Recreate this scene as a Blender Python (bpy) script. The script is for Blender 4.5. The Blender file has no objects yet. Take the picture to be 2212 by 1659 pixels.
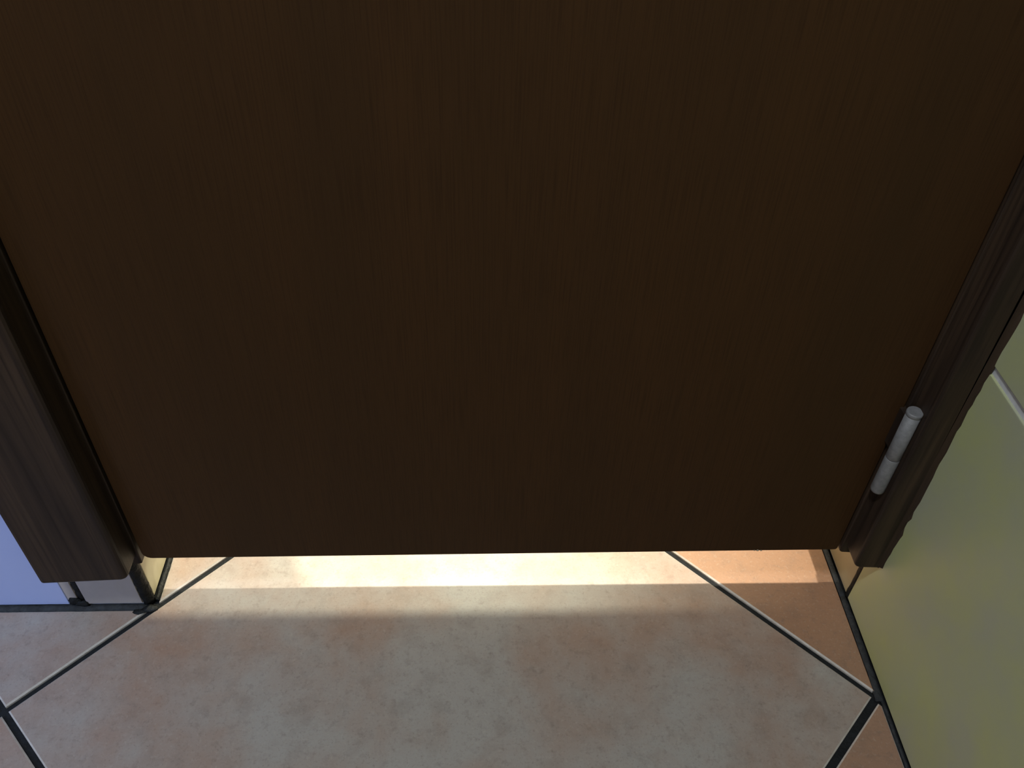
import bpy, bmesh, math, random
from mathutils import Vector, Matrix
random.seed(7)
scene = bpy.context.scene
col = scene.collection

# ------------------------------------------------------------------ camera
F_PX, IMG_W = 1833.3, 2212.0
CAM = Vector((0.321354, -0.481207, 0.741953))
yaw, pitch, roll = 0.0568379, 0.7444399, 0.0374519
fw = Vector((math.sin(yaw)*math.cos(pitch), math.cos(yaw)*math.cos(pitch), -math.sin(pitch)))
rt = Vector((math.cos(yaw), -math.sin(yaw), 0))
up = rt.cross(fw)
r2 = rt*math.cos(roll) + up*math.sin(roll)
u2 = -rt*math.sin(roll) + up*math.cos(roll)
cd = bpy.data.cameras.new('camera'); cam = bpy.data.objects.new('camera', cd); col.objects.link(cam)
m = Matrix((r2, u2, -fw)).transposed().to_4x4(); m.translation = CAM
cam.matrix_world = m
cd.sensor_fit = 'HORIZONTAL'; cd.sensor_width = 36.0; cd.lens = 36.0*F_PX/IMG_W
cd.clip_start = 0.01
scene.camera = cam

# ------------------------------------------------------------------ world, lamps, exposure
w = bpy.data.worlds.new('world'); scene.world = w; w.use_nodes = True
w.node_tree.nodes['Background'].inputs[0].default_value = (0.05, 0.055, 0.065, 1)
w.node_tree.nodes['Background'].inputs[1].default_value = 0.3
vs = scene.view_settings
vs.view_transform = 'Standard'; vs.look = 'None'; vs.gamma = 1.0; vs.exposure = 0.0; vs.use_curve_mapping = False

def aim(o, tgt):
    d = Vector(tgt) - o.location
    o.rotation_euler = d.to_track_quat('-Z', 'Y').to_euler()
def area(name, loc, tgt, size, power, color):
    l = bpy.data.lights.new(name, 'AREA'); l.energy = power; l.color = color; l.size = size; l.shape = 'DISK'
    o = bpy.data.objects.new(name, l); col.objects.link(o); o.location = loc; aim(o, tgt); return o
def spot(name, loc, tgt, deg, blend, power, color, rad):
    l = bpy.data.lights.new(name, 'SPOT'); l.energy = power; l.color = color
    l.spot_size = math.radians(deg); l.spot_blend = blend; l.shadow_soft_size = rad
    o = bpy.data.objects.new(name, l); col.objects.link(o); o.location = loc; aim(o, tgt); return o
# cool daylight-coloured ceiling lamp in the room the camera stands in
area('near_ceiling_light', (-0.12, -0.80, 2.25), (0.2, -0.5, 0), 0.22, 19.0, (0.92, 0.97, 1.0))
# added blue fill spot with no window behind it, brightens the wall left of the door
spot('near_blue_fill', (-0.75, -0.95, 0.95), (-0.30, 0.0, 0.10), 42, 1.0, 25.0, (0.27, 0.48, 1.0), 0.12)
# warm lamps of the lit room behind the door
spot('far_ceiling_spot', (-0.146, 0.63, 2.25), (0.30, 0.03, 0), 23, 1.0, 300.0, (1.0, 0.92, 0.72), 0.012)
area('far_ceiling_light', (0.42, 0.66, 2.28), (0.45, 0.5, 0), 0.05, 62.0, (1.0, 0.92, 0.72))
spot('far_mirror_light', (0.56, 1.25, 1.90), (-0.08, 0.02, 0), 36, 1.0, 225.0, (1.0, 0.95, 0.70), 0.16)

# ------------------------------------------------------------------ materials
def newmat(name):
    mt = bpy.data.materials.new(name); mt.use_nodes = True
    nt = mt.node_tree; b = nt.nodes['Principled BSDF']
    return mt, nt, b
def N(nt, t, **kw):
    n = nt.nodes.new(t)
    for k, v in kw.items():
        if hasattr(n, k): setattr(n, k, v)
        else: n.inputs[k].default_value = v
    return n
def ramp(nt, src, stops):
    r = nt.nodes.new('ShaderNodeValToRGB')
    while len(r.color_ramp.elements) < len(stops): r.color_ramp.elements.new(0.5)
    for e, (p, c) in zip(r.color_ramp.elements, stops):
        e.position = p; e.color = (c, c, c, 1) if isinstance(c, (int, float)) else (*c, 1)
    nt.links.new(src, r.inputs[0]); return r
def mixc(nt, fac, a, b, mode='MIX'):
    n = nt.nodes.new('ShaderNodeMix'); n.data_type = 'RGBA'; n.blend_type = mode
    for sock, v in ((n.inputs[0], fac), (n.inputs[6], a), (n.inputs[7], b)):
        if isinstance(v, (int, float)): sock.default_value = v
        elif isinstance(v, tuple): sock.default_value = (*v, 1)
        else: nt.links.new(v, sock)
    return n.outputs[2]
def mathn(nt, op, a, b=0.0, clamp=False):
    n = nt.nodes.new('ShaderNodeMath'); n.operation = op; n.use_clamp = clamp
    for i, v in enumerate((a, b)):
        if isinstance(v, (int, float)): n.inputs[i].default_value = v
        else: nt.links.new(v, n.inputs[i])
    return n.outputs[0]
def noise(nt, vec, scale, detail=4, rough=0.55, dist=0.0):
    n = nt.nodes.new('ShaderNodeTexNoise'); n.inputs['Scale'].default_value = scale
    n.inputs['Detail'].default_value = detail; n.inputs['Roughness'].default_value = rough
    n.inputs['Distortion'].default_value = dist
    nt.links.new(vec, n.inputs['Vector']); return n.outputs['Fac']
def mapping(nt, src, scale=(1, 1, 1), loc=(0, 0, 0)):
    n = nt.nodes.new('ShaderNodeMapping'); n.inputs['Scale'].default_value = scale; n.inputs['Location'].default_value = loc
    nt.links.new(src, n.inputs['Vector']); return n.outputs[0]
def bump(nt, b, h, strength, dist):
    n = nt.nodes.new('ShaderNodeBump'); n.inputs['Strength'].default_value = strength; n.inputs['Distance'].default_value = dist
    nt.links.new(h, n.inputs['Height']); nt.links.new(n.outputs[0], b.inputs['Normal'])
def geo(nt): return nt.nodes.new('ShaderNodeNewGeometry').outputs['Position']

def mat_floor_tile():
    mt, nt, b = newmat('floor_tile_glaze')
    P = geo(nt)
    tc = nt.nodes.new('ShaderNodeTexCoord').outputs['Object']
    oi = nt.nodes.new('ShaderNodeObjectInfo')
    sp = nt.nodes.new('ShaderNodeSeparateXYZ'); nt.links.new(tc, sp.inputs[0])
    # rusty cast grows toward the rim of every tile, broken by cloudy patches
    ed = mathn(nt, 'MULTIPLY', mathn(nt, 'ADD', mathn(nt, 'ABSOLUTE', sp.outputs[0]), mathn(nt, 'ABSOLUTE', sp.outputs[1])), 2.5)
    n1 = noise(nt, P, 7.0, 5, 0.55, 0.3); n2 = noise(nt, mapping(nt, P, (1, 1, 1), (3.1, 1.7, 0)), 19.0, 5, 0.6, 0.2)
    f = mathn(nt, 'ADD', mathn(nt, 'MULTIPLY', n1, 1.5), mathn(nt, 'MULTIPLY', n2, 0.8))
    f = mathn(nt, 'ADD', f, mathn(nt, 'MULTIPLY', ed, 0.42))
    oc = nt.nodes.new('ShaderNodeSeparateColor'); nt.links.new(oi.outputs['Color'], oc.inputs[0])
    f = mathn(nt, 'ADD', f, oc.outputs[0])
    fac = ramp(nt, mathn(nt, 'MULTIPLY', f, 0.5), [(0.60, 0.0), (0.95, 1.0)]).outputs[0]
    base = mixc(nt, fac, (0.365, 0.340, 0.318), (0.330, 0.205, 0.148))
    base = mixc(nt, mathn(nt, 'MULTIPLY', oc.outputs[0], 0.9, True), base, (0.36, 0.205, 0.125))
    # grey clouds and fine dark speckle
    n3 = noise(nt, P, 34.0, 6, 0.65)
    base = mixc(nt, ramp(nt, n3, [(0.50, 0.0), (0.80, 0.42)]).outputs[0], base, (0.17, 0.13, 0.11))
    n6 = noise(nt, mapping(nt, P, (1, 1, 1), (1.3, 7.7, 0)), 105.0, 5, 0.7, 0.0)
    base = mixc(nt, ramp(nt, n6, [(0.54, 0.0), (0.78, 0.55)]).outputs[0], base, (0.16, 0.125, 0.11))
    n4 = noise(nt, P, 420.0, 3, 0.6)
    base = mixc(nt, ramp(nt, n4, [(0.56, 0.0), (0.72, 0.34)]).outputs[0], base, (0.15, 0.11, 0.09))
    n5 = noise(nt, mapping(nt, P, (1, 1, 1), (5, 2, 0)), 300.0, 3, 0.6)
    base = mixc(nt, ramp(nt, n5, [(0.56, 0.0), (0.74, 0.25)]).outputs[0], base, (0.52, 0.46, 0.40))
    nt.links.new(base, b.inputs['Base Color'])
    b.inputs['Roughness'].default_value = 0.42; b.inputs['Specular IOR Level'].default_value = 0.35
    bump(nt, b, mathn(nt, 'ADD', n4, n3), 0.12, 0.0008)
    return mt
def mat_simple(name, c, rough, spec=0.5, metallic=0.0, vary=None, vs_=20.0, bmp=None):
    mt, nt, b = newmat(name)
    P = geo(nt); n = noise(nt, P, vs_, 5, 0.6)
    c2 = vary if vary else tuple(x*0.8 for x in c)
    nt.links.new(mixc(nt, ramp(nt, n, [(0.35, 0.0), (0.68, 1.0)]).outputs[0], c, c2), b.inputs['Base Color'])
    b.inputs['Roughness'].default_value = rough; b.inputs['Specular IOR Level'].default_value = spec
    b.inputs['Metallic'].default_value = metallic
    if bmp: bump(nt, b, noise(nt, P, bmp[0], 4, 0.6), bmp[1], bmp[2])
    return mt
def mat_wood(name, c1, c2, c3, rough, spec, fine, coarse):
    mt, nt, b = newmat(name)
    P = geo(nt)
    g1 = noise(nt, mapping(nt, P, (fine, fine, fine*0.018)), 1.0, 4, 0.6)
    g2 = noise(nt, mapping(nt, P, (coarse, coarse, coarse*0.08)), 1.0, 4, 0.55, 0.4)
    base = mixc(nt, ramp(nt, g2, [(0.35, 0.0), (0.68, 1.0)]).outputs[0], c1, c2)
    base = mixc(nt, ramp(nt, g1, [(0.46, 0.0), (0.68, 0.85)]).outputs[0], base, c3)
    nt.links.new(base, b.inputs['Base Color'])
    b.inputs['Roughness'].default_value = rough; b.inputs['Specular IOR Level'].default_value = spec
    bump(nt, b, g1, 0.12, 0.0006)
    return mt

M = {}
M['tile'] = mat_floor_tile()
M['tile_edge'] = mat_simple('floor_tile_edge', (0.62, 0.58, 0.55), 0.35, 0.5, vary=(0.50, 0.45, 0.41), vs_=120)
M['grout'] = mat_simple('dark_grout', (0.040, 0.044, 0.050), 0.75, 0.3, vary=(0.022, 0.024, 0.026), vs_=160, bmp=(240, 0.8, 0.002))
M['deep_grout'] = mat_simple('deep_dark_grout', (0.017, 0.019, 0.022), 0.8, 0.2, vary=(0.010, 0.011, 0.012), vs_=160, bmp=(240, 0.8, 0.002))
M['silicone'] = mat_simple('dark_silicone', (0.010, 0.011, 0.011), 0.50, 0.2, vary=(0.022, 0.024, 0.026), vs_=90, bmp=(190, 0.9, 0.003))
M['light_grout'] = mat_simple('light_grout', (0.72, 0.72, 0.76), 0.85, 0.2, vs_=80)
M['wall_tile'] = mat_simple('yellow_green_wall_tile', (0.50, 0.53, 0.27), 0.42, 0.3, vary=(0.47, 0.49, 0.35), vs_=16)
M['reveal_tile'] = mat_simple('cream_reveal_tile', (0.50, 0.44, 0.29), 0.35, 0.4, vary=(0.44, 0.38, 0.26), vs_=24)
M['lit_reveal_tile'] = mat_simple('lit_cream_reveal_tile', (0.66, 0.62, 0.43), 0.35, 0.4, vary=(0.58, 0.54, 0.37), vs_=24)  # left copy of the reveal tile; its stronger lighting is put into the colour
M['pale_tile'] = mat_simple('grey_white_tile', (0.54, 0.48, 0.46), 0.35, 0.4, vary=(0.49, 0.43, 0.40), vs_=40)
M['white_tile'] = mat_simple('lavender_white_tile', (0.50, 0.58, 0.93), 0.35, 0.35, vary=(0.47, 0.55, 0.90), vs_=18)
M['plaster'] = mat_simple('white_plaster', (0.62, 0.62, 0.62), 0.9, 0.2, vs_=6)
M['cream'] = mat_simple('cream_plaster', (0.70, 0.62, 0.46), 0.9, 0.2, vs_=6)
M['door'] = mat_wood('dark_oak_veneer', (0.058, 0.027, 0.0095), (0.049, 0.024, 0.0090), (0.038, 0.018, 0.0065), 0.55, 0.15, 900.0, 14.0)
M['frame'] = mat_wood('dark_stained_frame_wood', (0.060, 0.038, 0.024), (0.023, 0.0155, 0.012), (0.017, 0.011, 0.008), 0.50, 0.22, 260.0, 45.0)
M['steel'] = mat_simple('dull_grey_hinge_metal', (0.25, 0.25, 0.26), 0.55, 0.35, metallic=0.2, vary=(0.19, 0.19, 0.20), vs_=220)
M['chip'] = mat_simple('bare_chipped_edge', (0.42, 0.37, 0.30), 0.8, 0.2, vs_=200)

# ------------------------------------------------------------------ mesh helpers
def link(name, bm, mat, parent=None, smooth=False, extra=None):
    me = bpy.data.meshes.new(name)
    bmesh.ops.recalc_face_normals(bm, faces=bm.faces)
    bm.to_mesh(me); bm.free()
    me.materials.append(mat)
    if extra: me.materials.append(extra)
    if smooth:
        for p in me.polygons: p.use_smooth = True
    o = bpy.data.objects.new(name, me); col.objects.link(o)
    if parent: o.parent = parent
    return o
def tag(o, label, cat=None, kind=None, group=None):
    o['label'] = label
    if cat: o['category'] = cat
    if kind: o['kind'] = kind
    if group: o['group'] = group
    return o
def box(bm, x0, x1, y0, y1, z0, z1):
    vs_ = [bm.verts.new((x, y, z)) for x in (x0, x1) for y in (y0, y1) for z in (z0, z1)]
    for f in ((0, 1, 3, 2), (4, 6, 7, 5), (0, 4, 5, 1), (2, 3, 7, 6), (0, 2, 6, 4), (1, 5, 7, 3)):
        bm.faces.new([vs_[i] for i in f])
def boxo(name, mat, parent, x0, x1, y0, y1, z0, z1, bev=0.0):
    bm = bmesh.new(); box(bm, x0, x1, y0, y1, z0, z1)
    if bev: bmesh.ops.bevel(bm, geom=bm.edges[:], offset=bev, segments=2, profile=0.6, affect='EDGES')
    return link(name, bm, mat, parent)
def prism(bm, pts, a0, a1, axis):
    """pts: 2-D outline; extruded along axis ('x','y','z') between a0 and a1"""
    def P(u, v, a):
        return {'x': (a, u, v), 'y': (u, a, v), 'z': (u, v, a)}[axis]
    A = [bm.verts.new(P(u, v, a0)) for u, v in pts]; B = [bm.verts.new(P(u, v, a1)) for u, v in pts]
    fa = bm.faces.new(A); fb = bm.faces.new(B[::-1])
    n = len(pts)
    sides = [bm.faces.new((A[i], B[i], B[(i+1) % n], A[(i+1) % n])) for i in range(n)]
    return fa, fb, sides
def rounded(pts, rad, seg=5):
    """round every corner i of a polygon by rad[i]"""
    out = []; n = len(pts)
    for i in range(n):
        p = Vector(pts[i]); r = rad[i]
        if r <= 0: out.append(tuple(p)); continue
        a = (Vector(pts[i-1]) - p).normalized(); b = (Vector(pts[(i+1) % n]) - p).normalized()
        ang = a.angle(b); t = r/math.tan(ang/2)
        p0 = p + a*t; p1 = p + b*t
        c = p + (a+b).normalized()*(r/math.sin(ang/2))
        v0 = p0 - c; v1 = p1 - c
        for k in range(seg+1):
            s = k/seg; v = v0.lerp(v1, s).normalized()*r; q = c + v
            out.append((q.x, q.y))
    return out
def clip(poly, fn):
    """keep the part of poly where fn(p) <= 0 (fn linear)"""
    out = []
    for i in range(len(poly)):
        a, b = poly[i], poly[(i+1) % len(poly)]; fa, fb = fn(a), fn(b)
        if fa <= 0: out.append(a)
        if (fa < 0 < fb) or (fb < 0 < fa):
            t = fa/(fa-fb); out.append((a[0]+(b[0]-a[0])*t, a[1]+(b[1]-a[1])*t))
    return out
def clip_rect(poly, x0, x1, y0, y1):
    for fn in (lambda p: x0-p[0], lambda p: p[0]-x1, lambda p: y0-p[1], lambda p: p[1]-y1):
        poly = clip(poly, fn)
        if len(poly) < 3: return []
    return poly
def area2(poly):
    return abs(sum(poly[i][0]*poly[(i+1) % len(poly)][1]-poly[(i+1) % len(poly)][0]*poly[i][1] for i in range(len(poly))))/2

# ------------------------------------------------------------------ dimensions
WO = 0.70            # clear opening between left and right reveal
XL, YN, ZC = -1.10, -1.70, 2.40   # near room
YT = 0.31            # far face of the wall the door stands in
YF, XFL = 1.75, -0.70             # far room

# ------------------------------------------------------------------ floor
bm = bmesh.new(); box(bm, XL-0.1, WO+0.1, YN-0.1, YF+0.1, -0.08, -0.0034)
floor = tag(link('floor', bm, M['deep_grout']), 'floor of large terracotta-grey tiles laid diagonally with dark joints', 'floor', 'structure')
CX, CY, HP = 0.296, -0.108, 0.398
def floor_tile(cx, cy, rects, tint, delta=0.0042):
    h = HP - delta
    sq = [(cx+h, cy), (cx, cy+h), (cx-h, cy), (cx, cy-h)]
    for r in rects:
        pl = clip_rect(sq, *r) if r else sq
        if len(pl) < 3 or area2(pl) < 2e-4: continue
        # drop near-duplicate points
        q = []
        for p in pl:
            if not q or (Vector(p)-Vector(q[-1])).length > 1e-4: q.append(p)
        if (Vector(q[0])-Vector(q[-1])).length < 1e-4: q.pop()
        bm = bmesh.new()
        prism(bm, [(x-cx, y-cy) for x, y in q], -0.009, 0.0, 'z')
        bmesh.ops.recalc_face_normals(bm, faces=bm.faces)
        te = [e for e in bm.edges if all(abs(v.co.z) < 1e-6 for v in e.verts)]
        bmesh.ops.bevel(bm, geom=te, offset=0.0014, segments=1, profile=0.5, affect='EDGES')
        bm.normal_update()
        for f in bm.faces: f.material_index = 0 if f.normal.z > 0.8 else 1
        o = link('floor_tile', bm, M['tile'], floor, extra=M['tile_edge'])
        o.location = (cx, cy, 0); o.color = (tint, 0, 0, 1)
A = (XL, WO-0.0035, YN, -0.0055)
TH = (0.005, WO-0.007, 0.0, YT+0.02)
FAR = (XFL, WO-0.007, YT, YF)
tints = {(0, 0): -0.02, (1, 1): 0.75, (1, -1): 0.42, (-1, -1): 0.12, (-1, 1): -0.80}
for i in range(-4, 4):
    for j in range(-5, 6):
        if (i+j) % 2: continue
        cx, cy = CX+i*HP, CY+j*HP
        t = tints.get((i, j), random.uniform(0.0, 0.4))
        if (i, j) == (0, 0): floor_tile(cx, cy, [None], t)
        elif (i, j) == (-1, 1): floor_tile(cx, cy, [A, TH, FAR], t)
        elif (i, j) == (1, 1): floor_tile(cx, cy, [(0, WO-0.0055, -1, YF)], t)
        elif cy < 0: floor_tile(cx, cy, [A], t, 0.0042 if (i, j) != (1, -1) else 0.0062)
        else: floor_tile(cx, cy, [(XFL, WO-0.007, YT-0.03, YF)], t)

# ------------------------------------------------------------------ walls
def wall(name, mat, label, *bxs):
    bm = bmesh.new()
    for b in bxs: box(bm, *b)
    return tag(link(name, bm, mat), label, 'wall', 'structure')
# wall with the door: left of the opening and above it
wl = wall('wall_left', M['light_grout'], 'wall left of the brown door, lavender white tiles below', (XL-0.1, -0.006, 0.002, YT-0.002, -0.0, ZC), (-0.006, -0.002, 0.006, YT-0.002, 0, ZC))
wlt = wall('wall_lintel', M['plaster'], 'plaster wall above the brown door, outside the picture', (-0.006, WO, 0.002, YT-0.002, 2.06, ZC))
wr = wall('wall_right', M['light_grout'], 'yellow-green tiled wall right of the hinge side of the door', (WO+0.002, WO+0.1, YN-0.1, YF+0.1, 0, ZC))
wall('wall_rear', M['plaster'], 'white plaster wall behind the camera', (XL-0.1, WO+0.1, YN-0.1, YN, 0, ZC))
wall('wall_side', M['plaster'], 'white plaster side wall left of the camera, outside the picture', (XL-0.1, XL, YN, 0.002, 0, ZC))
wall('wall_far', M['cream'], 'cream wall of the lit room behind the door', (XFL-0.1, WO+0.1, YF, YF+0.1, 0, ZC))
wall('wall_far_side', M['cream'], 'cream side wall of the lit room behind the door', (XFL-0.1, XFL, YT-0.002, YF, 0, ZC))
wall('wall_partition', M['cream'], 'cream back face of the wall the door stands in', (XFL-0.1, -0.004, YT-0.002, YT, 0, ZC), (-0.004, WO, YT-0.002, YT, 2.06, ZC))
bm = bmesh.new(); box(bm, XL-0.1, WO+0.1, YN-0.1, YF+0.1, ZC, ZC+0.08)
tag(link('ceiling', bm, M['plaster']), 'white ceiling over both rooms', 'ceiling', 'structure')

def wall_tile(parent, mat, x0, x1, y0, y1, z0, z1):
    return boxo('wall_tile', mat, parent, x0, x1, y0, y1, z0, z1, 0.0008)
# right wall: rows of 33 cm tiles, the piece in the reveal is a separate cut tile
rows = [(0.003, 0.3325)] + [(0.3402+k*0.336, 0.3402+k*0.336+0.3285) for k in range(6)]
ycols = [(-0.333, -0.003)] + [(-0.333-0.336*(k+1), -0.339-0.336*k) for k in range(4)]
for z0, z1 in rows:
    for y0, y1 in ycols:
        wall_tile(wr, M['wall_tile'], WO, WO+0.008, max(y0, YN), y1, z0, min(z1, ZC))
    wall_tile(wr, M['reveal_tile'], WO+0.0005, WO+0.008, 0.003, YT, z0, min(z1, ZC))
# left wall: wide white tiles, a narrow cut piece next to the corner
for z0, z1 in rows:
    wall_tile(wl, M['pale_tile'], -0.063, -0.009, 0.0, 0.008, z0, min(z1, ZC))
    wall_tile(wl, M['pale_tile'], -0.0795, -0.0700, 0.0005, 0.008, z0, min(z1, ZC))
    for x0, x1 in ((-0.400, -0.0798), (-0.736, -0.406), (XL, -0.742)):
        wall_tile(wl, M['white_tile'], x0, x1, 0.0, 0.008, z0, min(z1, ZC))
    wall_tile(wl, M['lit_reveal_tile'], -0.008, 0.0, 0.009, YT, z0, min(z1, ZC))

def bead(name, parent, mat, p0, p1, wid, hgt, nrm, seg=40, jag=0.25, seed=1):
    """irregular half-round bead from p0 to p1; nrm = outward direction"""
    rnd = random.Random(seed)
    p0, p1, nrm = Vector(p0), Vector(p1), Vector(nrm).normalized()
    d = (p1-p0).normalized(); s = d.cross(nrm).normalized()
    bm = bmesh.new(); ringsv = []
    for k in range(seg+1):
        c = p0.lerp(p1, k/seg)
        wl_ = wid*(1+rnd.uniform(-jag, jag)); wr_ = wid*(1+rnd.uniform(-jag, jag)); hh = hgt*(1+rnd.uniform(-jag, jag))
        prof = [(-wl_/2, -0.002), (-wl_/2, 0), (-wl_*0.3, hh*0.7), (0, hh), (wr_*0.3, hh*0.7), (wr_/2, 0), (wr_/2, -0.002)]
        ringsv.append([bm.verts.new(c + s*u + nrm*v) for u, v in prof])
    for a, b in zip(ringsv, ringsv[1:]):
        for i in range(len(a)):
            j = (i+1) % len(a); bm.faces.new((a[i], a[j], b[j], b[i]))
    bm.faces.new(ringsv[0]); bm.faces.new(ringsv[-1][::-1])
    return link(name, bm, mat, parent, smooth=True)
# dark joints between floor and walls, and at the corners of the opening
bead('grout_joint', floor, M['grout'], (XL, -0.0015, -0.001), (-0.004, -0.0015, -0.001), 0.0085, 0.0022, (0, 0, 1), 90, 0.18, 2)
bead('grout_joint', floor, M['grout'], (WO-0.003, YT, -0.001), (WO-0.003, 0.0, -0.001), 0.0068, 0.0016, (0, 0, 1), 40, 0.12, 3)
bead('grout_joint', floor, M['grout'], (WO-0.003, 0.0, -0.001), (WO-0.0035, -0.112, -0.001), 0.0082, 0.0020, (0, 0, 1), 24, 0.15, 4)
bead('grout_joint', floor, M['grout'], (WO-0.001, -0.110, -0.0015), (WO-0.001, YN, -0.0015), 0.0034, 0.0012, (0, 0, 1), 120, 0.2, 5)
bead('grout_joint', floor, M['silicone'], (0.0022, 0.006, -0.001), (0.0022, YT, -0.001), 0.0055, 0.0020, (0, 0, 1), 60, 0.3, 6)
bead('corner_joint', wl, M['silicone'], (-0.0035, 0.0035, 0.0), (-0.0035, 0.0035, 0.10), 0.0115, 0.0030, (1, -1, 0), 26, 0.14, 7)
bead('corner_joint', wr, M['silicone'], (WO+0.0006, 0.0, 0.0), (WO+0.0006, 0.0, 0.10), 0.0072, 0.0010, (-1, 0, 0), 22, 0.2, 8)
bead('tile_joint', wl, M['silicone'], (-0.0665, 0.002, 0.0), (-0.0665, 0.002, 0.10), 0.0072, 0.0012, (0, -1, 0), 22, 0.22, 9)
# smear of dark grout at the foot of the tile joint and at the corner
def blob(name, parent, mat, c, r, seed):
    rnd = random.Random(seed); bm = bmesh.new()
    bmesh.ops.create_icosphere(bm, subdivisions=2, radius=1.0)
    for v in bm.verts:
        k = 1+rnd.uniform(-0.25, 0.25)
        v.co = Vector((v.co.x*r[0]*k, v.co.y*r[1]*k, v.co.z*r[2]*k)) + Vector(c)
    return link(name, bm, mat, parent, smooth=True)
blob('grout_smear', wl, M['silicone'], (-0.0735, 0.0, 0.0080), (0.0065, 0.0018, 0.0055), 1)
blob('grout_smear', wl, M['silicone'], (-0.0680, 0.0, 0.0040), (0.0075, 0.0022, 0.0050), 2)
blob('grout_smear', floor, M['silicone'], (-0.0015, -0.0045, 0.0), (0.0075, 0.0045, 0.0022), 3)
blob('grout_smear', floor, M['silicone'], (-0.0110, -0.0075, 0.0), (0.0065, 0.0030, 0.0016), 4)

# ------------------------------------------------------------------ door frame
fr = bpy.data.objects.new('trim_1', None); col.objects.link(fr); fr.location = (0, 0, 0)
tag(fr, 'dark stained wooden door frame ending above the floor on both sides', 'door frame', 'structure')
def plate(name, mat, parent, pts, y0, y1, bev, seg=3):
    """outline in x-z, thickness along y; only the outline edges of the front face are rounded"""
    bm = bmesh.new(); fa, fb, sides = prism(bm, pts, y0, y1, 'y')
    bmesh.ops.recalc_face_normals(bm, faces=bm.faces)
    if bev:
        te = [e for e in bm.edges if all(abs(v.co.y-y0) < 1e-6 for v in e.verts)]
        bmesh.ops.bevel(bm, geom=te, offset=bev, segments=seg, profile=0.5, affect='EDGES')
    return link(name, bm, mat, parent)
ZT = 2.06
tag(plate('casing', M['frame'], fr, rounded([(-0.0755, 0.0725), (0.0055, 0.0775), (0.0055, ZT), (-0.0755, ZT)], [0.004, 0.008, 0, 0]), -0.025, 0.0, 0.0045), 'wide dark brown casing board left of the door')
tag(plate('casing', M['frame'], fr, rounded([(0.6735, 0.0860), (0.6995, 0.0845), (0.6995, ZT), (0.6735, ZT)], [0.007, 0.001, 0, 0]), -0.025, 0.0, 0.0030), 'narrow dark brown casing strip cut to fit against the tiled wall')
plate('casing', M['frame'], fr, [(-0.0755, ZT-0.03), (0.6995, ZT-0.03), (0.6995, ZT+0.05), (-0.0755, ZT+0.05)], -0.026, 0.0, 0.003)
plate('jamb', M['frame'], fr, rounded([(0.0003, 0.068), (0.0085, 0.070), (0.0085, ZT), (0.0003, ZT)], [0.001, 0.002, 0, 0]), -0.0005, YT, 0.001)
plate('jamb', M['frame'], fr, rounded([(0.6686, 0.0800), (0.6995, 0.0770), (0.6995, ZT), (0.6686, ZT)], [0.004, 0.002, 0, 0]), -0.0025, YT, 0.0015)
boxo('jamb', M['frame'], fr, 0.0085, 0.669, 0.0, YT, 2.0, ZT)
boxo('light_stop', M['frame'], fr, 0.0085, 0.020, 0.0415, 0.056, 0.17, 2.0)  # unseen strips added behind the leaf to block light at its edges
boxo('light_stop', M['frame'], fr, 0.6645, 0.669, 0.0415, 0.056, 0.105, 2.0)
# dark sealant squeezed out between casing strip and tiled wall, ragged on the tile side
rnd = random.Random(11); bm = bmesh.new()
cols_ = []
nz = 260
off = 0.0
for k in range(nz+1):
    z = 0.088 + (ZT-0.088)*k/nz*1.0
    off = 0.72*off + rnd.uniform(-0.0011, 0.0011)
    ye = -0.0272 + 0.7*off + (-0.0016 if rnd.random() < 0.05 else 0)
    cols_.append([bm.verts.new(p) for p in ((0.6995, -0.018, z), (0.6950, -0.0251, z), (0.6980, -0.0262, z), (0.6999, ye, z), (0.7008, ye, z), (0.7008, -0.018, z))])
for a, b in zip(cols_, cols_[1:]):
    for i in range(6):
        j = (i+1) % 6; bm.faces.new((a[i], a[j], b[j], b[i]))
bm.faces.new(cols_[0]); bm.faces.new(cols_[-1][::-1])
tag(link('sealant', bm, M['frame'], fr), 'ragged dark sealant line along the tiled wall')

# ------------------------------------------------------------------ door leaf with hinge
dr = bpy.data.objects.new('door_1', None); col.objects.link(dr)
tag(dr, 'dark brown wood veneer door with a wide gap under its bottom edge', 'door', 'structure')
pts = rounded([(0.0110, 0.0768), (0.6674, 0.0806), (0.6674, 1.995), (0.0110, 1.995)], [0.0085, 0.003, 0, 0])
plate('door_leaf', M['door'], dr, pts, 0.0, 0.040, 0.0012)
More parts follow.
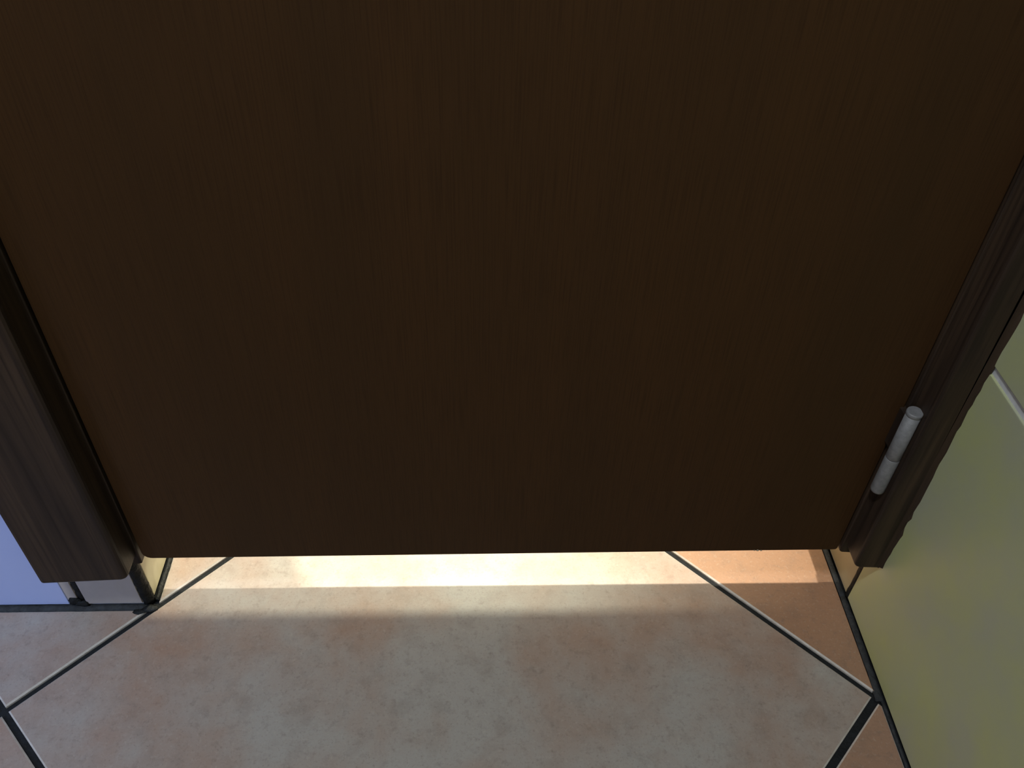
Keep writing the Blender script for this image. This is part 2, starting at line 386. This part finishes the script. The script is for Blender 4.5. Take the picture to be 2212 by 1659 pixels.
# chipped veneer on the bottom edge
for k, (cx, cz, s) in enumerate(((0.5900, 0.0812, 1.0), (0.5935, 0.0809, 0.7), (0.5868, 0.0811, 0.6))):
    blob('veneer_chip', dr, M['chip'], (cx, 0.0002, cz), (0.0014*s, 0.0008, 0.0010*s), 20+k)

def lathe(name, mat, parent, cx, cy, prof, seg=28):
    bm = bmesh.new(); rg = []
    for r, z in prof:
        rg.append([bm.verts.new((cx+r*math.cos(2*math.pi*k/seg), cy+r*math.sin(2*math.pi*k/seg), z)) for k in range(seg)])
    for a, b in zip(rg, rg[1:]):
        for i in range(seg):
            j = (i+1) % seg; bm.faces.new((a[i], a[j], b[j], b[i]))
    bm.faces.new(rg[0][::-1]); bm.faces.new(rg[-1])
    o = link(name, bm, mat, parent)
    for p in o.data.polygons: p.use_smooth = len(p.vertices) == 4
    return o
HX, HY, HR = 0.6682, -0.0130, 0.0061
hz0, hzm, hz1 = 0.1840, 0.2265, 0.2800
hg = bpy.data.objects.new('hinge', None); col.objects.link(hg)
tag(hg, 'dull grey metal barrel hinge on the right edge of the brown door', 'hinge')
lathe('hinge_pin', M['steel'], hg, HX, HY, [(HR*0.55, hzm-0.010), (HR*0.55, hzm+0.010)])
lathe('barrel', M['steel'], hg, HX, HY, [(HR*0.72, hz0), (HR*0.93, hz0+0.001), (HR, hz0+0.003), (HR, hzm-0.0009), (HR*0.95, hzm-0.0003)])
lathe('barrel', M['steel'], hg, HX, HY, [(HR*0.95, hzm+0.0003), (HR, hzm+0.0009), (HR, hz1-0.004)])
lathe('hinge_cap', M['steel'], hg, HX, HY, [(HR*1.0, hz1-0.004), (HR*1.06, hz1-0.0032), (HR*1.06, hz1-0.0008), (HR*0.98, hz1)])
# arm of the hinge running into the door edge and into the frame
boxo('hinge_arm', M['frame'], hg, HX-0.0045, HX+0.0005, HY, 0.004, hzm+0.006, hz1-0.008, 0.0006)
boxo('hinge_arm', M['frame'], hg, HX+0.0005, HX+0.0050, HY, 0.004, hz0+0.006, hzm-0.004, 0.0006)
